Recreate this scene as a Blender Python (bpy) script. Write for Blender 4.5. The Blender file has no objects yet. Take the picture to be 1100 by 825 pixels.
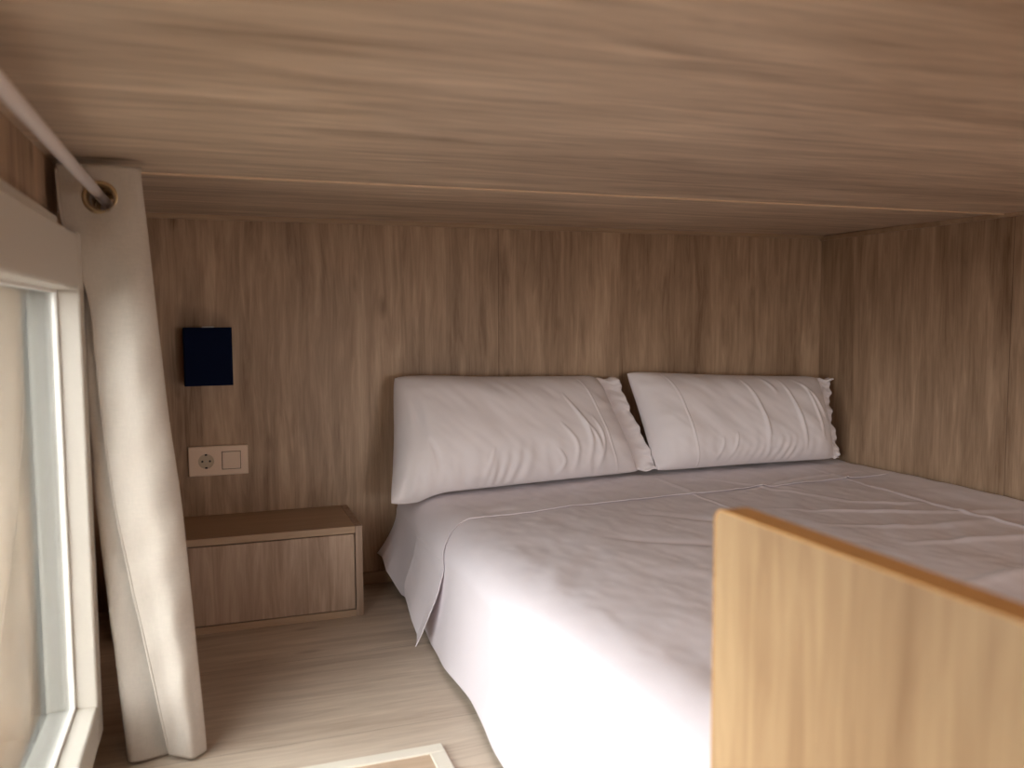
import bpy, bmesh, math, random
import numpy as np
from mathutils import Matrix, Vector

sc = bpy.context.scene
COL = sc.collection
random.seed(4)
rng = np.random.default_rng(7)

# ------------------------------------------------------------------ helpers
def link(o, parent=None):
    COL.objects.link(o)
    if parent is not None:
        o.parent = parent
    return o

def mesh_obj(name, verts, faces, mat, parent=None, smooth=False):
    me = bpy.data.meshes.new(name)
    me.from_pydata([tuple(float(c) for c in v) for v in verts], [], faces)
    me.validate(); me.update()
    if smooth:
        for p in me.polygons: p.use_smooth = True
    if mat: me.materials.append(mat)
    return link(bpy.data.objects.new(name, me), parent)

def bm_obj(name, bm, mat, parent=None, smooth=False):
    bmesh.ops.recalc_face_normals(bm, faces=bm.faces)
    me = bpy.data.meshes.new(name)
    bm.to_mesh(me); bm.free()
    if smooth:
        for p in me.polygons: p.use_smooth = True
    if mat: me.materials.append(mat)
    return link(bpy.data.objects.new(name, me), parent)

def add_box(bm, x0, x1, y0, y1, z0, z1, bev=0.0, seg=2):
    r = bmesh.ops.create_cube(bm, size=1.0)
    vs = r['verts']
    for v in vs:
        v.co = Vector(((x0+x1)/2 + v.co.x*(x1-x0), (y0+y1)/2 + v.co.y*(y1-y0), (z0+z1)/2 + v.co.z*(z1-z0)))
    if bev > 0:
        es = list({e for v in vs for e in v.link_edges})
        bmesh.ops.bevel(bm, geom=es, offset=bev, segments=seg, affect='EDGES', profile=0.5)

def box(name, x0, x1, y0, y1, z0, z1, mat, parent=None, bev=0.0, seg=2):
    bm = bmesh.new(); add_box(bm, x0, x1, y0, y1, z0, z1, bev, seg)
    return bm_obj(name, bm, mat, parent)

def add_cyl(bm, a, b, r, n=24, r2=None):
    a = Vector(a); b = Vector(b); d = b-a
    m = Matrix.Translation((a+b)/2) @ d.to_track_quat('Z', 'Y').to_matrix().to_4x4()
    bmesh.ops.create_cone(bm, cap_ends=True, segments=n, radius1=r, radius2=r if r2 is None else r2, depth=d.length, matrix=m)

def add_lathe_y(bm, cx, cz, prof, n=48):
    """prof: closed list of (radius, y); revolved around the y axis through (cx, cz)"""
    rings = []
    for k in range(n):
        a = 2*math.pi*k/n
        rings.append([bm.verts.new((cx+r*math.cos(a), y, cz+r*math.sin(a))) for r, y in prof])
    m = len(prof)
    for k in range(n):
        A, B = rings[k], rings[(k+1) % n]
        for j in range(m):
            bm.faces.new((A[j], A[(j+1) % m], B[(j+1) % m], B[j]))

def empty(name, loc=(0, 0, 0)):
    o = bpy.data.objects.new(name, None)
    o.empty_display_size = 0.05
    COL.objects.link(o)
    o['_loc'] = 0; del o['_loc']
    o.location = loc
    return o

def tag(o, label=None, cat=None, group=None, kind=None):
    if label: o['label'] = label
    if cat: o['category'] = cat
    if group: o['group'] = group
    if kind: o['kind'] = kind
    return o

def settle(root):
    """children were modelled in world coordinates: keep them there under a moved empty"""
    inv = Matrix.Translation(-root.location)
    for ch in root.children:
        if ch.type == 'MESH':
            ch.data.transform(inv)
            for g in ch.children:
                g.data.transform(inv)

def struct(o): 
    o['kind'] = 'structure'; return o

# ------------------------------------------------------------------ materials
def srgb(r, g, b):
    f = lambda c: (c/255/12.92) if c/255 <= 0.04045 else ((c/255+0.055)/1.055)**2.4
    return (f(r), f(g), f(b), 1.0)

def new_mat(name):
    m = bpy.data.materials.new(name); m.use_nodes = True
    nt = m.node_tree
    return m, nt, nt.nodes['Principled BSDF']

def wood(name, light, dark, grain='Z', rough=0.45, strip=0.095, strip_amt=0.10, seams=(), knots=1.0, cont=1.0, spec=0.35, offs=(0,0,0)):
    """laminate with a straight oak print; grain runs along the given axis"""
    m, nt, P = new_mat(name)
    N = nt.nodes.new; L = nt.links.new
    tc = N('ShaderNodeTexCoord')
    off = N('ShaderNodeVectorMath'); off.operation = 'ADD'; off.inputs[1].default_value = offs
    L(tc.outputs['Object'], off.inputs[0])
    wp = N('ShaderNodeMapping'); s0 = [9.0]*3; s0['XYZ'.index(grain)] = 2.6; wp.inputs['Scale'].default_value = s0
    L(off.outputs[0], wp.inputs['Vector'])
    wn0 = N('ShaderNodeTexNoise'); wn0.inputs['Scale'].default_value = 1.0; wn0.inputs['Detail'].default_value = 2
    L(wp.outputs[0], wn0.inputs['Vector'])
    cen = N('ShaderNodeVectorMath'); cen.operation = 'SUBTRACT'; cen.inputs[1].default_value = (0.5, 0.5, 0.5); L(wn0.outputs['Color'], cen.inputs[0])
    amp = N('ShaderNodeVectorMath'); amp.operation = 'SCALE'; amp.inputs['Scale'].default_value = 0.030; L(cen.outputs[0], amp.inputs[0])
    sm = N('ShaderNodeVectorMath'); sm.operation = 'ADD'; L(off.outputs[0], sm.inputs[0]); L(amp.outputs[0], sm.inputs[1])
    src = sm.outputs[0]
    plainv = off.outputs[0]
    def stretched(sc_across, sc_along):
        mp = N('ShaderNodeMapping')
        s = [sc_across]*3; s['XYZ'.index(grain)] = sc_along
        mp.inputs['Scale'].default_value = s
        L(src, mp.inputs['Vector']); return mp.outputs['Vector']
    def noise(vec, detail=4, dist=0.0, rgh=0.55):
        n = N('ShaderNodeTexNoise'); n.inputs['Scale'].default_value = 1.0
        n.inputs['Detail'].default_value = detail; n.inputs['Distortion'].default_value = dist
        n.inputs['Roughness'].default_value = rgh
        L(vec, n.inputs['Vector']); return n.outputs['Fac']
    def math_(op, a, b=None, c=None, clamp=False):
        n = N('ShaderNodeMath'); n.operation = op; n.use_clamp = clamp
        for i, v in enumerate((a, b, c)):
            if v is None: continue
            if isinstance(v, (int, float)): n.inputs[i].default_value = v
            else: L(v, n.inputs[i])
        return n.outputs[0]
    fine = noise(stretched(190, 8.0), 5, 0.3)
    mid = noise(stretched(46, 3.4), 5, 0.8, 0.62)
    wide = noise(stretched(10, 1.5), 4, 0.8)
    pores = noise(stretched(420, 22), 2, 0.0)
    f = math_('MULTIPLY_ADD', fine, 0.40*cont, 0.5-0.20*cont)
    f = math_('MULTIPLY_ADD', mid, 1.05*cont, math_('SUBTRACT', f, 0.525*cont))
    f = math_('MULTIPLY_ADD', wide, 0.95*cont, math_('SUBTRACT', f, 0.475*cont))
    f = math_('MULTIPLY_ADD', pores, 0.14*cont, math_('SUBTRACT', f, 0.07*cont))
    # strips of slightly different tone side by side
    across = {'Z': 'X', 'X': 'Y', 'Y': 'X'}[grain]
    sep = N('ShaderNodeSeparateXYZ'); L(plainv, sep.inputs[0])
    ac = sep.outputs[across]
    if grain == 'Z':      # walls may run along x or along y
        ac = math_('ADD', sep.outputs['X'], sep.outputs['Y'])
    wob = math_('MULTIPLY_ADD', mid, 0.012, ac)
    cell = math_('FLOOR', math_('DIVIDE', wob, strip))
    wn = N('ShaderNodeTexWhiteNoise'); wn.noise_dimensions = '1D'; L(cell, wn.inputs['W'])
    f = math_('MULTIPLY_ADD', wn.outputs['Value'], strip_amt*2, math_('SUBTRACT', f, strip_amt))
    # knots
    if knots > 0:
        mp = N('ShaderNodeMapping'); s = [13.0]*3; s['XYZ'.index(grain)] = 5.0
        mp.inputs['Scale'].default_value = s
        L(src, mp.inputs['Vector'])
        vo = N('ShaderNodeTexVoronoi'); vo.feature = 'F1'; L(mp.outputs[0], vo.inputs['Vector'])
        vo.inputs['Scale'].default_value = 1.0
        k = N('ShaderNodeMapRange'); k.inputs['From Min'].default_value = 0.05; k.inputs['From Max'].default_value = 0.20
        k.inputs['To Min'].default_value = 0.36*knots; k.inputs['To Max'].default_value = 0.0
        L(vo.outputs['Distance'], k.inputs['Value'])
        sel = N('ShaderNodeSeparateColor'); L(vo.outputs['Color'], sel.inputs[0])
        pick = math_('GREATER_THAN', sel.outputs[0], 0.80)
        f = math_('SUBTRACT', f, math_('MULTIPLY', k.outputs[0], pick))
    ramp = N('ShaderNodeValToRGB')
    ramp.color_ramp.elements[0].position = 0.05; ramp.color_ramp.elements[0].color = dark
    ramp.color_ramp.elements[1].position = 0.85; ramp.color_ramp.elements[1].color = light
    L(f, ramp.inputs['Fac'])
    colr = ramp.outputs['Color']
    for axis, pos, w in seams:
        d = math_('ABSOLUTE', math_('SUBTRACT', sep.outputs[axis], pos))
        on = math_('LESS_THAN', d, w)
        mx = N('ShaderNodeMix'); mx.data_type = 'RGBA'
        L(math_('MULTIPLY', on, 0.55), mx.inputs['Factor'])
        L(colr, mx.inputs['A']); mx.inputs['B'].default_value = (dark[0]*0.35, dark[1]*0.35, dark[2]*0.35, 1)
        colr = mx.outputs['Result']
    L(colr, P.inputs['Base Color'])
    P.inputs['Roughness'].default_value = rough
    P.inputs['Specular IOR Level'].default_value = spec
    bp = N('ShaderNodeBump'); bp.inputs['Strength'].default_value = 0.12; bp.inputs['Distance'].default_value = 0.001
    L(f, bp.inputs['Height']); L(bp.outputs['Normal'], P.inputs['Normal'])
    return m

def fabric(name, col, rough=0.85, weave=1500, bump=0.1, mottled=0.04, sheen=0.15, transl=0.0, slub=False):
    m, nt, P = new_mat(name)
    N = nt.nodes.new; L = nt.links.new
    tc = N('ShaderNodeTexCoord')
    n = N('ShaderNodeTexNoise'); n.inputs['Scale'].default_value = 9; n.inputs['Detail'].default_value = 4
    L(tc.outputs['Object'], n.inputs['Vector'])
    mx = N('ShaderNodeMix'); mx.data_type = 'RGBA'
    mx.inputs['A'].default_value = tuple(c*(1-mottled) for c in col[:3])+(1,)
    mx.inputs['B'].default_value = tuple(min(1, c*(1+mottled)) for c in col[:3])+(1,)
    L(n.outputs['Fac'], mx.inputs['Factor'])
    out = mx.outputs['Result']
    h = N('ShaderNodeTexNoise'); h.inputs['Scale'].default_value = weave; h.inputs['Detail'].default_value = 1
    L(tc.outputs['Object'], h.inputs['Vector'])
    hh = h.outputs['Fac']
    if slub:
        mp1 = N('ShaderNodeMapping'); mp1.inputs['Scale'].default_value = (900, 900, 60)
        mp2 = N('ShaderNodeMapping'); mp2.inputs['Scale'].default_value = (70, 70, 900)
        a = N('ShaderNodeTexNoise'); a.inputs['Scale'].default_value = 1; b = N('ShaderNodeTexNoise'); b.inputs['Scale'].default_value = 1
        L(tc.outputs['Object'], mp1.inputs[0]); L(tc.outputs['Object'], mp2.inputs[0])
        L(mp1.outputs[0], a.inputs['Vector']); L(mp2.outputs[0], b.inputs['Vector'])
        ad = N('ShaderNodeMath'); ad.operation = 'ADD'; L(a.outputs['Fac'], ad.inputs[0]); L(b.outputs['Fac'], ad.inputs[1])
        hh = ad.outputs[0]
        m2 = N('ShaderNodeMix'); m2.data_type = 'RGBA'; m2.blend_type = 'MULTIPLY'; m2.inputs['Factor'].default_value = 0.35
        rp = N('ShaderNodeMapRange'); rp.inputs['From Min'].default_value = 0.6; rp.inputs['From Max'].default_value = 1.4
        rp.inputs['To Min'].default_value = 0.7; rp.inputs['To Max'].default_value = 1.15
        L(hh, rp.inputs['Value']); L(out, m2.inputs['A']); L(rp.outputs[0], m2.inputs['B'])
        out = m2.outputs['Result']
    L(out, P.inputs['Base Color'])
    P.inputs['Roughness'].default_value = rough
    P.inputs['Sheen Weight'].default_value = sheen
    P.inputs['Specular IOR Level'].default_value = 0.2
    bp = N('ShaderNodeBump'); bp.inputs['Strength'].default_value = bump; bp.inputs['Distance'].default_value = 0.0006
    L(hh, bp.inputs['Height']); L(bp.outputs['Normal'], P.inputs['Normal'])
    if transl > 0:
        tr = N('ShaderNodeBsdfTranslucent'); L(out, tr.inputs['Color'])
        ms = N('ShaderNodeMixShader'); ms.inputs[0].default_value = transl
        o = nt.nodes['Material Output']
        L(P.outputs[0], ms.inputs[1]); L(tr.outputs[0], ms.inputs[2]); L(ms.outputs[0], o.inputs['Surface'])
    return m

def plain(name, col, rough=0.5, metal=0.0, spec=0.5, bump=0.05, scale=200, coat=0.0):
    m, nt, P = new_mat(name)
    N = nt.nodes.new; L = nt.links.new
    tc = N('ShaderNodeTexCoord'); n = N('ShaderNodeTexNoise'); n.inputs['Scale'].default_value = scale
    n.inputs['Detail'].default_value = 3
    L(tc.outputs['Object'], n.inputs['Vector'])
    mx = N('ShaderNodeMix'); mx.data_type = 'RGBA'
    mx.inputs['A'].default_value = tuple(c*0.97 for c in col[:3])+(1,); mx.inputs['B'].default_value = tuple(min(1, c*1.03) for c in col[:3])+(1,)
    L(n.outputs['Fac'], mx.inputs['Factor']); L(mx.outputs['Result'], P.inputs['Base Color'])
    P.inputs['Roughness'].default_value = rough; P.inputs['Metallic'].default_value = metal
    P.inputs['Specular IOR Level'].default_value = spec; P.inputs['Coat Weight'].default_value = coat
    bp = N('ShaderNodeBump'); bp.inputs['Strength'].default_value = bump; bp.inputs['Distance'].default_value = 0.0005
    L(n.outputs['Fac'], bp.inputs['Height']); L(bp.outputs['Normal'], P.inputs['Normal'])
    return m

OAK_L, OAK_D = srgb(201, 171, 142), srgb(124, 96, 72)
M = dict(
    wall=wood('oak_laminate_vertical', OAK_L, OAK_D, 'Z', seams=(('X', 0.805, 0.0012),)),
    wall_r=wood('oak_laminate_vertical_side', OAK_L, OAK_D, 'Z', seams=(('Y', 1.661, 0.0012),)),
    ceil=wood('oak_laminate_ceiling', srgb(224, 202, 178), srgb(148, 126, 105), 'X', rough=0.42, knots=0.5, strip=0.11, cont=1.1, strip_amt=0.05, offs=(3.1, 1.7, 0.4)),
    floor=wood('oak_floor', srgb(220, 204, 184), srgb(156, 134, 114), 'X', rough=0.40, strip=0.19, strip_amt=0.07, cont=0.8, knots=0.9, spec=0.45,
               seams=(('Y', 1.90, 0.0008), ('Y', 1.52, 0.0008))),
    trim=wood('oak_trim', srgb(190, 163, 134), srgb(140, 112, 86), 'X', knots=0, cont=0.6),
    stand=wood('oak_laminate_nightstand', srgb(196, 170, 148), srgb(128, 100, 80), 'Z', strip=0.07, strip_amt=0.08, offs=(0.37, 0.9, 0.2)),
    edge=wood('oak_edge_band', srgb(200, 174, 146), srgb(160, 130, 104), 'X', knots=0, cont=0.5),
    board=wood('honey_oak_board', srgb(206, 172, 130), srgb(150, 112, 78), 'Z', strip=0.06, strip_amt=0.08, cont=0.8, knots=0.5, offs=(0.3, 0.2, 0)),
    boardedge=wood('honey_oak_edge', srgb(238, 186, 120), srgb(214, 160, 98), 'Y', knots=0, cont=0.5),
    sheet=fabric('white_cotton_sheet', srgb(240, 230, 234), 0.55, sheen=0.2),
    pillow=fabric('white_cotton_pillowcase', srgb(241, 232, 232), 0.6, sheen=0.2),
    curtain=fabric('cream_linen', srgb(204, 193, 180), 0.9, transl=0.12, slub=True, bump=0.25),
    frame=plain('cream_painted_frame', srgb(196, 188, 176), 0.38),
    plate=plain('cream_plastic', srgb(234, 208, 184), 0.35, bump=0.0),
    dark=plain('dark_hole', srgb(20, 16, 14), 0.6),
    navy=plain('navy_shade', srgb(6, 17, 44), 0.8, spec=0.1, scale=600, bump=0.2),
    white_plastic=plain('white_plastic', srgb(225, 220, 212), 0.4),
    brass=plain('antique_brass', srgb(206, 184, 146), 0.28, metal=1.0, bump=0.02),
    rod=plain('pale_painted_rod', srgb(232, 222, 218), 0.35, scale=80),
    metal=plain('brushed_metal', srgb(190, 186, 180), 0.3, metal=1.0),
    mattress=fabric('mattress_ticking', srgb(222, 218, 212)),
    grass=plain('dark_paving', srgb(92, 88, 82), 0.9, scale=3),
)

# glass: reflects by angle, otherwise lets light through
def glass_mat():
    m, nt, P = new_mat('window_glass')
    N = nt.nodes.new; L = nt.links.new
    o = nt.nodes['Material Output']; nt.nodes.remove(P)
    t = N('ShaderNodeBsdfTransparent'); t.inputs[0].default_value = (0.92, 0.93, 0.93, 1)
    g = N('ShaderNodeBsdfGlossy'); g.inputs['Roughness'].default_value = 0.015; g.inputs[0].default_value = (0.93, 0.95, 0.95, 1)
    fr = N('ShaderNodeFresnel')
    ge = N('ShaderNodeNewGeometry'); io = N('ShaderNodeMapRange')      # same reflectance at both faces of the pane
    io.inputs['To Min'].default_value = 1.55; io.inputs['To Max'].default_value = 1/1.55
    L(ge.outputs['Backfacing'], io.inputs['Value']); L(io.outputs[0], fr.inputs['IOR'])
    ms = N('ShaderNodeMixShader')
    L(fr.outputs[0], ms.inputs[0]); L(t.outputs[0], ms.inputs[1]); L(g.outputs[0], ms.inputs[2]); L(ms.outputs[0], o.inputs['Surface'])
    return m
M['glass'] = glass_mat()

# ------------------------------------------------------------------ dimensions (metres, camera at the origin)
XL, XR, YB, YF = -0.245, 1.966, 2.40, -1.90
ZF, ZC = -0.76, 0.268
YW0, YW1 = 0.36, 1.50          # window opening along y
ZW0, ZW1 = -0.632, 0.048

# ------------------------------------------------------------------ room shell
struct(box('floor', -0.45, XR+0.1, YF-0.1, YB+0.1, ZF-0.08, ZF, M['floor']))
struct(box('wall_back', -0.45, XR+0.1, YB, YB+0.08, ZF-0.08, ZC+0.12, M['wall']))
struct(box('wall_right', XR, XR+0.08, YF-0.1, YB, ZF, ZC+0.12, M['wall_r']))
bm = bmesh.new()
FX0, FX1, FZ0, FZ1 = 0.70, 1.88, -0.70, 0.10  # opening for the added fill window
add_box(bm, -0.45, FX0, YF-0.08, YF, ZF, ZC+0.12); add_box(bm, FX1, XR+0.1, YF-0.08, YF, ZF, ZC+0.12)
add_box(bm, FX0, FX1, YF-0.08, YF, ZF, FZ0); add_box(bm, FX0, FX1, YF-0.08, YF, FZ1, ZC+0.12)
struct(bm_obj('wall_front', bm, M['wall']))
# ceiling: flat to the joint, then rising very slightly to the back wall
yj = 1.69
prof = [(YF-0.1, ZC-0.002), (yj, ZC-0.002), (yj, ZC), (YB+0.08, 0.276), (YB+0.08, 0.40), (YF-0.1, 0.40)]
vs = [(-0.45, y, z) for y, z in prof] + [(XR+0.1, y, z) for y, z in prof]
n = len(prof)
fs = [tuple(range(n)), tuple(range(2*n-1, n-1, -1))] + [(i, i+n, (i+1) % n + n, (i+1) % n) for i in range(n)]
struct(mesh_obj('ceiling', vs, fs, M['ceil']))
bm = bmesh.new(); add_box(bm, -0.40, XR, yj-0.004, yj+0.004, ZC-0.0055, ZC+0.001, 0.001)  # strip painted pale to stand for the highlight along the ceiling joint
struct(bm_obj('highlight_strip', bm, wood('pale_painted_highlight', srgb(232, 206, 176), srgb(208, 180, 150), 'X', knots=0, cont=0.3)))
# left wall around the window (ends in a shallow recess behind the curtain)
bm = bmesh.new()
add_box(bm, XL-0.10, XL, YF, 1.66, ZW1+0.05, ZC-0.002)
add_box(bm, XL-0.10, XL, YF, YW0-0.03, ZF, ZW1+0.05)
add_box(bm, XL-0.10, XL, YW1+0.03, 1.66, ZF, ZW1+0.05)
add_box(bm, XL-0.10, XL, YW0-0.03, YW1+0.03, ZF, ZW0-0.05)
add_box(bm, XL-0.18, XL-0.10, 1.60, YB, ZF, ZC+0.01)
struct(bm_obj('wall_left', bm, M['wall_r']))
# cove strips where the walls meet the ceiling, base strip along the back wall
struct(box('trim_2', XL-0.1, XR, YB-0.009, YB, 0.262, 0.279, M['trim'], bev=0.003))
struct(box('trim_3', XR-0.009, XR, YF, YB, 0.256, 0.272, M['trim'], bev=0.003))
struct(box('baseboard_back', 0.36, XR, YB-0.012, YB, ZF, ZF+0.035, M['trim'], bev=0.003))

# ------------------------------------------------------------------ window
win = struct(empty('window_1', (XL, 0.4, ZW0)))
XS, XG = -0.195, -0.233         # room face of the frame, glass plane
yo = YW1+0.055
bm = bmesh.new()
add_box(bm, XG-0.004, XS, YW1, yo, ZF+0.062, 0.14, 0.003)                  # far jamb
add_box(bm, XG-0.004, XS, YW0-0.055, YW0, ZF+0.062, 0.14, 0.003)           # near jamb
bm_obj('window_jamb', bm, M['frame'], win)
bm = bmesh.new()
add_box(bm, XG-0.004, XS-0.0006, YW0-0.05, YW1+0.012, ZW1, 0.137, 0.006, 3)
bm_obj('window_head', bm, M['frame'], win)
bm = bmesh.new(); add_box(bm, XG-0.004, XS-0.012, YW0-0.05, 1.40, 0.137, 0.152, 0.003)
bm_obj('window_head_strip', bm, M['frame'], win)
bm = bmesh.new(); add_box(bm, XG-0.004, XS-0.0005, YW0-0.05, YW1+0.05, ZF+0.062, ZW0, 0.004, 3)
bm_obj('window_sill', bm, M['frame'], win)
bm = bmesh.new()                                                            # glazing beads against the glass
add_box(bm, XG, XG+0.006, YW1-0.005, YW1+0.002, ZW0, ZW1, 0.0015)
add_box(bm, XG, XG+0.006, YW0, YW1, ZW0-0.001, ZW0+0.005, 0.0015)
add_box(bm, XG, XG+0.006, YW0, YW1, ZW1-0.005, ZW1+0.001, 0.0015)
bm_obj('window_bead', bm, M['white_plastic'], win)
bm = bmesh.new()                                                            # dark outer frame
OX0, OX1 = XG-0.045, XG-0.0045
add_box(bm, OX0, OX1, YW1+0.001, yo, ZF+0.062, 0.14); add_box(bm, OX0, OX1, YW0-0.055, YW0-0.001, ZF+0.062, 0.14)
add_box(bm, OX0, OX1, YW0-0.001, YW1+0.001, ZW1, 0.14); add_box(bm, OX0, OX1, YW0-0.001, YW1+0.001, ZF+0.062, ZW0-0.001)
bm_obj('outer_frame', bm, plain('anthracite_frame', srgb(62, 64, 64), 0.5), win)
# double glazing
box('window_pane', XG-0.004, XG, YW0-0.01, YW1+0.01, ZW0-0.01, ZW1+0.01, M['glass'], win)
box('window_pane', XG-0.022, XG-0.018, YW0-0.01, YW1+0.01, ZW0-0.01, ZW1+0.01, M['glass'], win)
settle(win)

# added dark slatted wall, blocks the sky seen past the window's far end
bm = bmesh.new(); add_box(bm, -2.6, -0.50, 2.75, 2.9, -1.65, 2.2)
for k in range(11): add_box(bm, -2.58+k*0.19, -2.58+k*0.19+0.17, 2.735, 2.75, -1.65, 2.2, 0.004, 1)
struct(bm_obj('sky_blocker', bm, plain('sky_blocker_green', srgb(92, 100, 98), 0.8, scale=12)))

# added fill window, lets in extra daylight from behind the camera
fill_win = struct(empty('fill_window', ((FX0+FX1)/2, YF, FZ0)))
bm = bmesh.new()
add_box(bm, FX0-0.02, FX0+0.04, YF-0.06, YF+0.02, FZ0-0.02, FZ1+0.02, 0.003); add_box(bm, FX1-0.04, FX1+0.02, YF-0.06, YF+0.02, FZ0-0.02, FZ1+0.02, 0.003)
add_box(bm, FX0+0.04, FX1-0.04, YF-0.06, YF+0.02, FZ0-0.02, FZ0+0.04, 0.003); add_box(bm, FX0+0.04, FX1-0.04, YF-0.06, YF+0.02, FZ1-0.04, FZ1+0.02, 0.003)
bm_obj('fill_window_frame', bm, M['frame'], fill_win)
box('window_pane', FX0+0.035, FX1-0.035, YF-0.03, YF-0.026, FZ0+0.035, FZ1-0.035, M['glass'], fill_win)
settle(fill_win)

# ground outside, well below the raised room
g = struct(box('ground', -30, 30, -25, 25, -1.75, -1.65, M['grass']))

# ------------------------------------------------------------------ curtain rod
XROD, ZROD = -0.169, 0.207
XRING = -0.164
rod = tag(empty('curtain_rod', (XROD, 0.6, ZROD)), 'pale round curtain rod running under the ceiling above the window', 'curtain rod')
bm = bmesh.new(); add_cyl(bm, (XROD, -0.45, ZROD), (XROD, 1.80, ZROD), 0.0085, 32)
bm_obj('pole', bm, M['rod'], rod, smooth=False)
for y in (-0.40, 1.785):
    bm = bmesh.new()
    add_box(bm, (XL if y < 1.6 else XL-0.1), XROD-0.006, y-0.006, y+0.006, ZROD-0.006, ZROD+0.006, 0.001)
    add_cyl(bm, (XROD, y-0.008, ZROD), (XROD, y+0.008, ZROD), 0.013, 24)
    bm_obj('bracket', bm, M['rod'], rod)
for o in rod.children:
    if o.name.startswith('pole'):
        for p in o.data.polygons: p.use_smooth = len(p.vertices) == 4
settle(rod)

# ------------------------------------------------------------------ curtain
def interp(z, tab):
    zs = [t[0] for t in tab][::-1]; xs = [t[1] for t in tab][::-1]
    return np.interp(z, zs, xs)
XLt = [(0.250, -0.229), (0.142, -0.222), (0.10, -0.204), (0.03, -0.184), (-0.15, -0.176), (-0.32, -0.160), (-0.75, -0.090)]
XRt = [(0.250, -0.105), (0.115, -0.095), (-0.15, -0.076), (-0.32, -0.058), (-0.75, -0.031)]
XBt = [(0.250, -0.226), (0.13, -0.205), (0.10, -0.196), (0.00, -0.199), (-0.15, -0.197), (-0.32, -0.190), (-0.75, -0.157)]
def smooth_tab(z, tab):
    w = np.array([-0.04, -0.02, 0, 0.02, 0.04])
    return float(np.mean([interp(z+k, tab) for k in w]))
def catmull(P, per):
    P = [2*P[0]-P[1]] + P + [2*P[-1]-P[-2]]
    out = []
    for i in range(1, len(P)-2):
        for k in range(per):
            t = k/per
            out.append(0.5*((2*P[i]) + (-P[i-1]+P[i+1])*t + (2*P[i-1]-5*P[i]+4*P[i+1]-P[i+2])*t*t + (-P[i-1]+3*P[i]-3*P[i+1]+P[i+2])*t**3))
    out.append(P[-2])
    return out
NZ = 220
rows = []
zt, zb = 0.252, -0.752
for i in range(NZ+1):
    z0 = zt + (zb-zt)*i/NZ
    s = i/NZ
    xl, xr, xb = smooth_tab(z0, XLt), smooth_tab(z0, XRt), smooth_tab(z0, XBt)
    w = xr-xl
    bow = 0.004 + 0.016*min(1, s*3)
    y0 = 1.548 - 0.02*s
    r2 = 0.012*math.sin(5*s+1)
    P = [(xl, y0), (xl+0.30*w, y0-0.35*bow+0.003*math.sin(9*s)), (xl+0.62*w, y0-0.7*bow), (xr-0.012, y0-0.15*bow), (xr, y0+0.016), (xr-0.014, y0+0.030),
         ((xr+xb)/2, y0+0.020), (xb+0.020, y0+0.010), (xb, y0+0.018), (xb+0.012, y0+0.062),
         ((xr+xb)/2, y0+0.080), (xr-0.030, y0+0.086), (xr-0.018, y0+0.104), (xr-0.034, y0+0.120),
         ((xr+xb)/2, y0+0.128), (xb+0.022, y0+0.134), (xb+0.008, y0+0.150), (xb+0.022, y0+0.166), ((xr+xb)/2, y0+0.172), (xr-0.03, y0+0.185)]
    C = catmull([Vector((a, b, 0)) for a, b in P], 9)
    rows.append([(c.x, c.y, z0) for c in C])
nc = len(rows[0])
# slightly uneven hem
for i in range(NZ+1):
    s = i/NZ
    for j in range(nc):
        x, y, z = rows[i][j]
        dz = 0.010*max(0, s-0.5)*math.sin(j*0.05+2.4)
        dy = 0.0016*math.sin(z*31+j*0.11)+0.0010*math.sin(z*57-j*0.23)
        rows[i][j] = (x, y+dy, max(z+dz, ZF+0.004))
verts = [v for r in rows for v in r]
cur = tag(empty('curtain', (-0.12, 1.6, ZF)), 'cream linen eyelet curtain bunched at the far end of its rod', 'curtain')
ZG = 0.199
faces = []
for i in range(NZ):
    for j in range(nc-1):
        a = i*nc+j
        f = (a, a+1, a+nc+1, a+nc)
        cx = sum(verts[k][0] for k in f)/4; cz = sum(verts[k][2] for k in f)/4
        if (cx-XRING)**2+(cz-ZG)**2 < 0.0215**2: continue
        faces.append(f)
cl = mesh_obj('curtain_panel', verts, faces, M['curtain'], cur, smooth=True)
so = cl.modifiers.new('thick', 'SOLIDIFY'); so.thickness = 0.0022; so.offset = 0
# hem strips: rolled leading edge and bottom hem
bm = bmesh.new()
prev = None
for i in range(2, NZ-1):
    x, y, z = rows[i][0]
    ring = [bm.verts.new((x+0.0022*math.cos(a), y+0.0024*math.sin(a), z)) for a in [k*math.pi/4 for k in range(8)]]
    if prev:
        for k in range(8): bm.faces.new((prev[k], prev[(k+1) % 8], ring[(k+1) % 8], ring[k]))
    prev = ring
bm_obj('rolled_hem', bm, M['curtain'], cur, smooth=True)
# eyelets, one where each layer crosses the rod
mid_cols = []
row = rows[int((zt-ZG)/(zt-zb)*NZ)]
for j in range(nc-1):
    if (row[j][0]-XRING)*(row[j+1][0]-XRING) < 0: mid_cols.append(row[j][1])
for y in mid_cols:
    bm = bmesh.new()
    pr = []
    for k in range(12):
        a = 2*math.pi*k/12
        pr.append((0.0235+0.0042*math.cos(a), y+0.0042*math.sin(a)))
    add_lathe_y(bm, XRING, ZG, pr)
    bm_obj('eyelet', bm, M['brass'], cur, smooth=True)
settle(cur)

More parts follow.
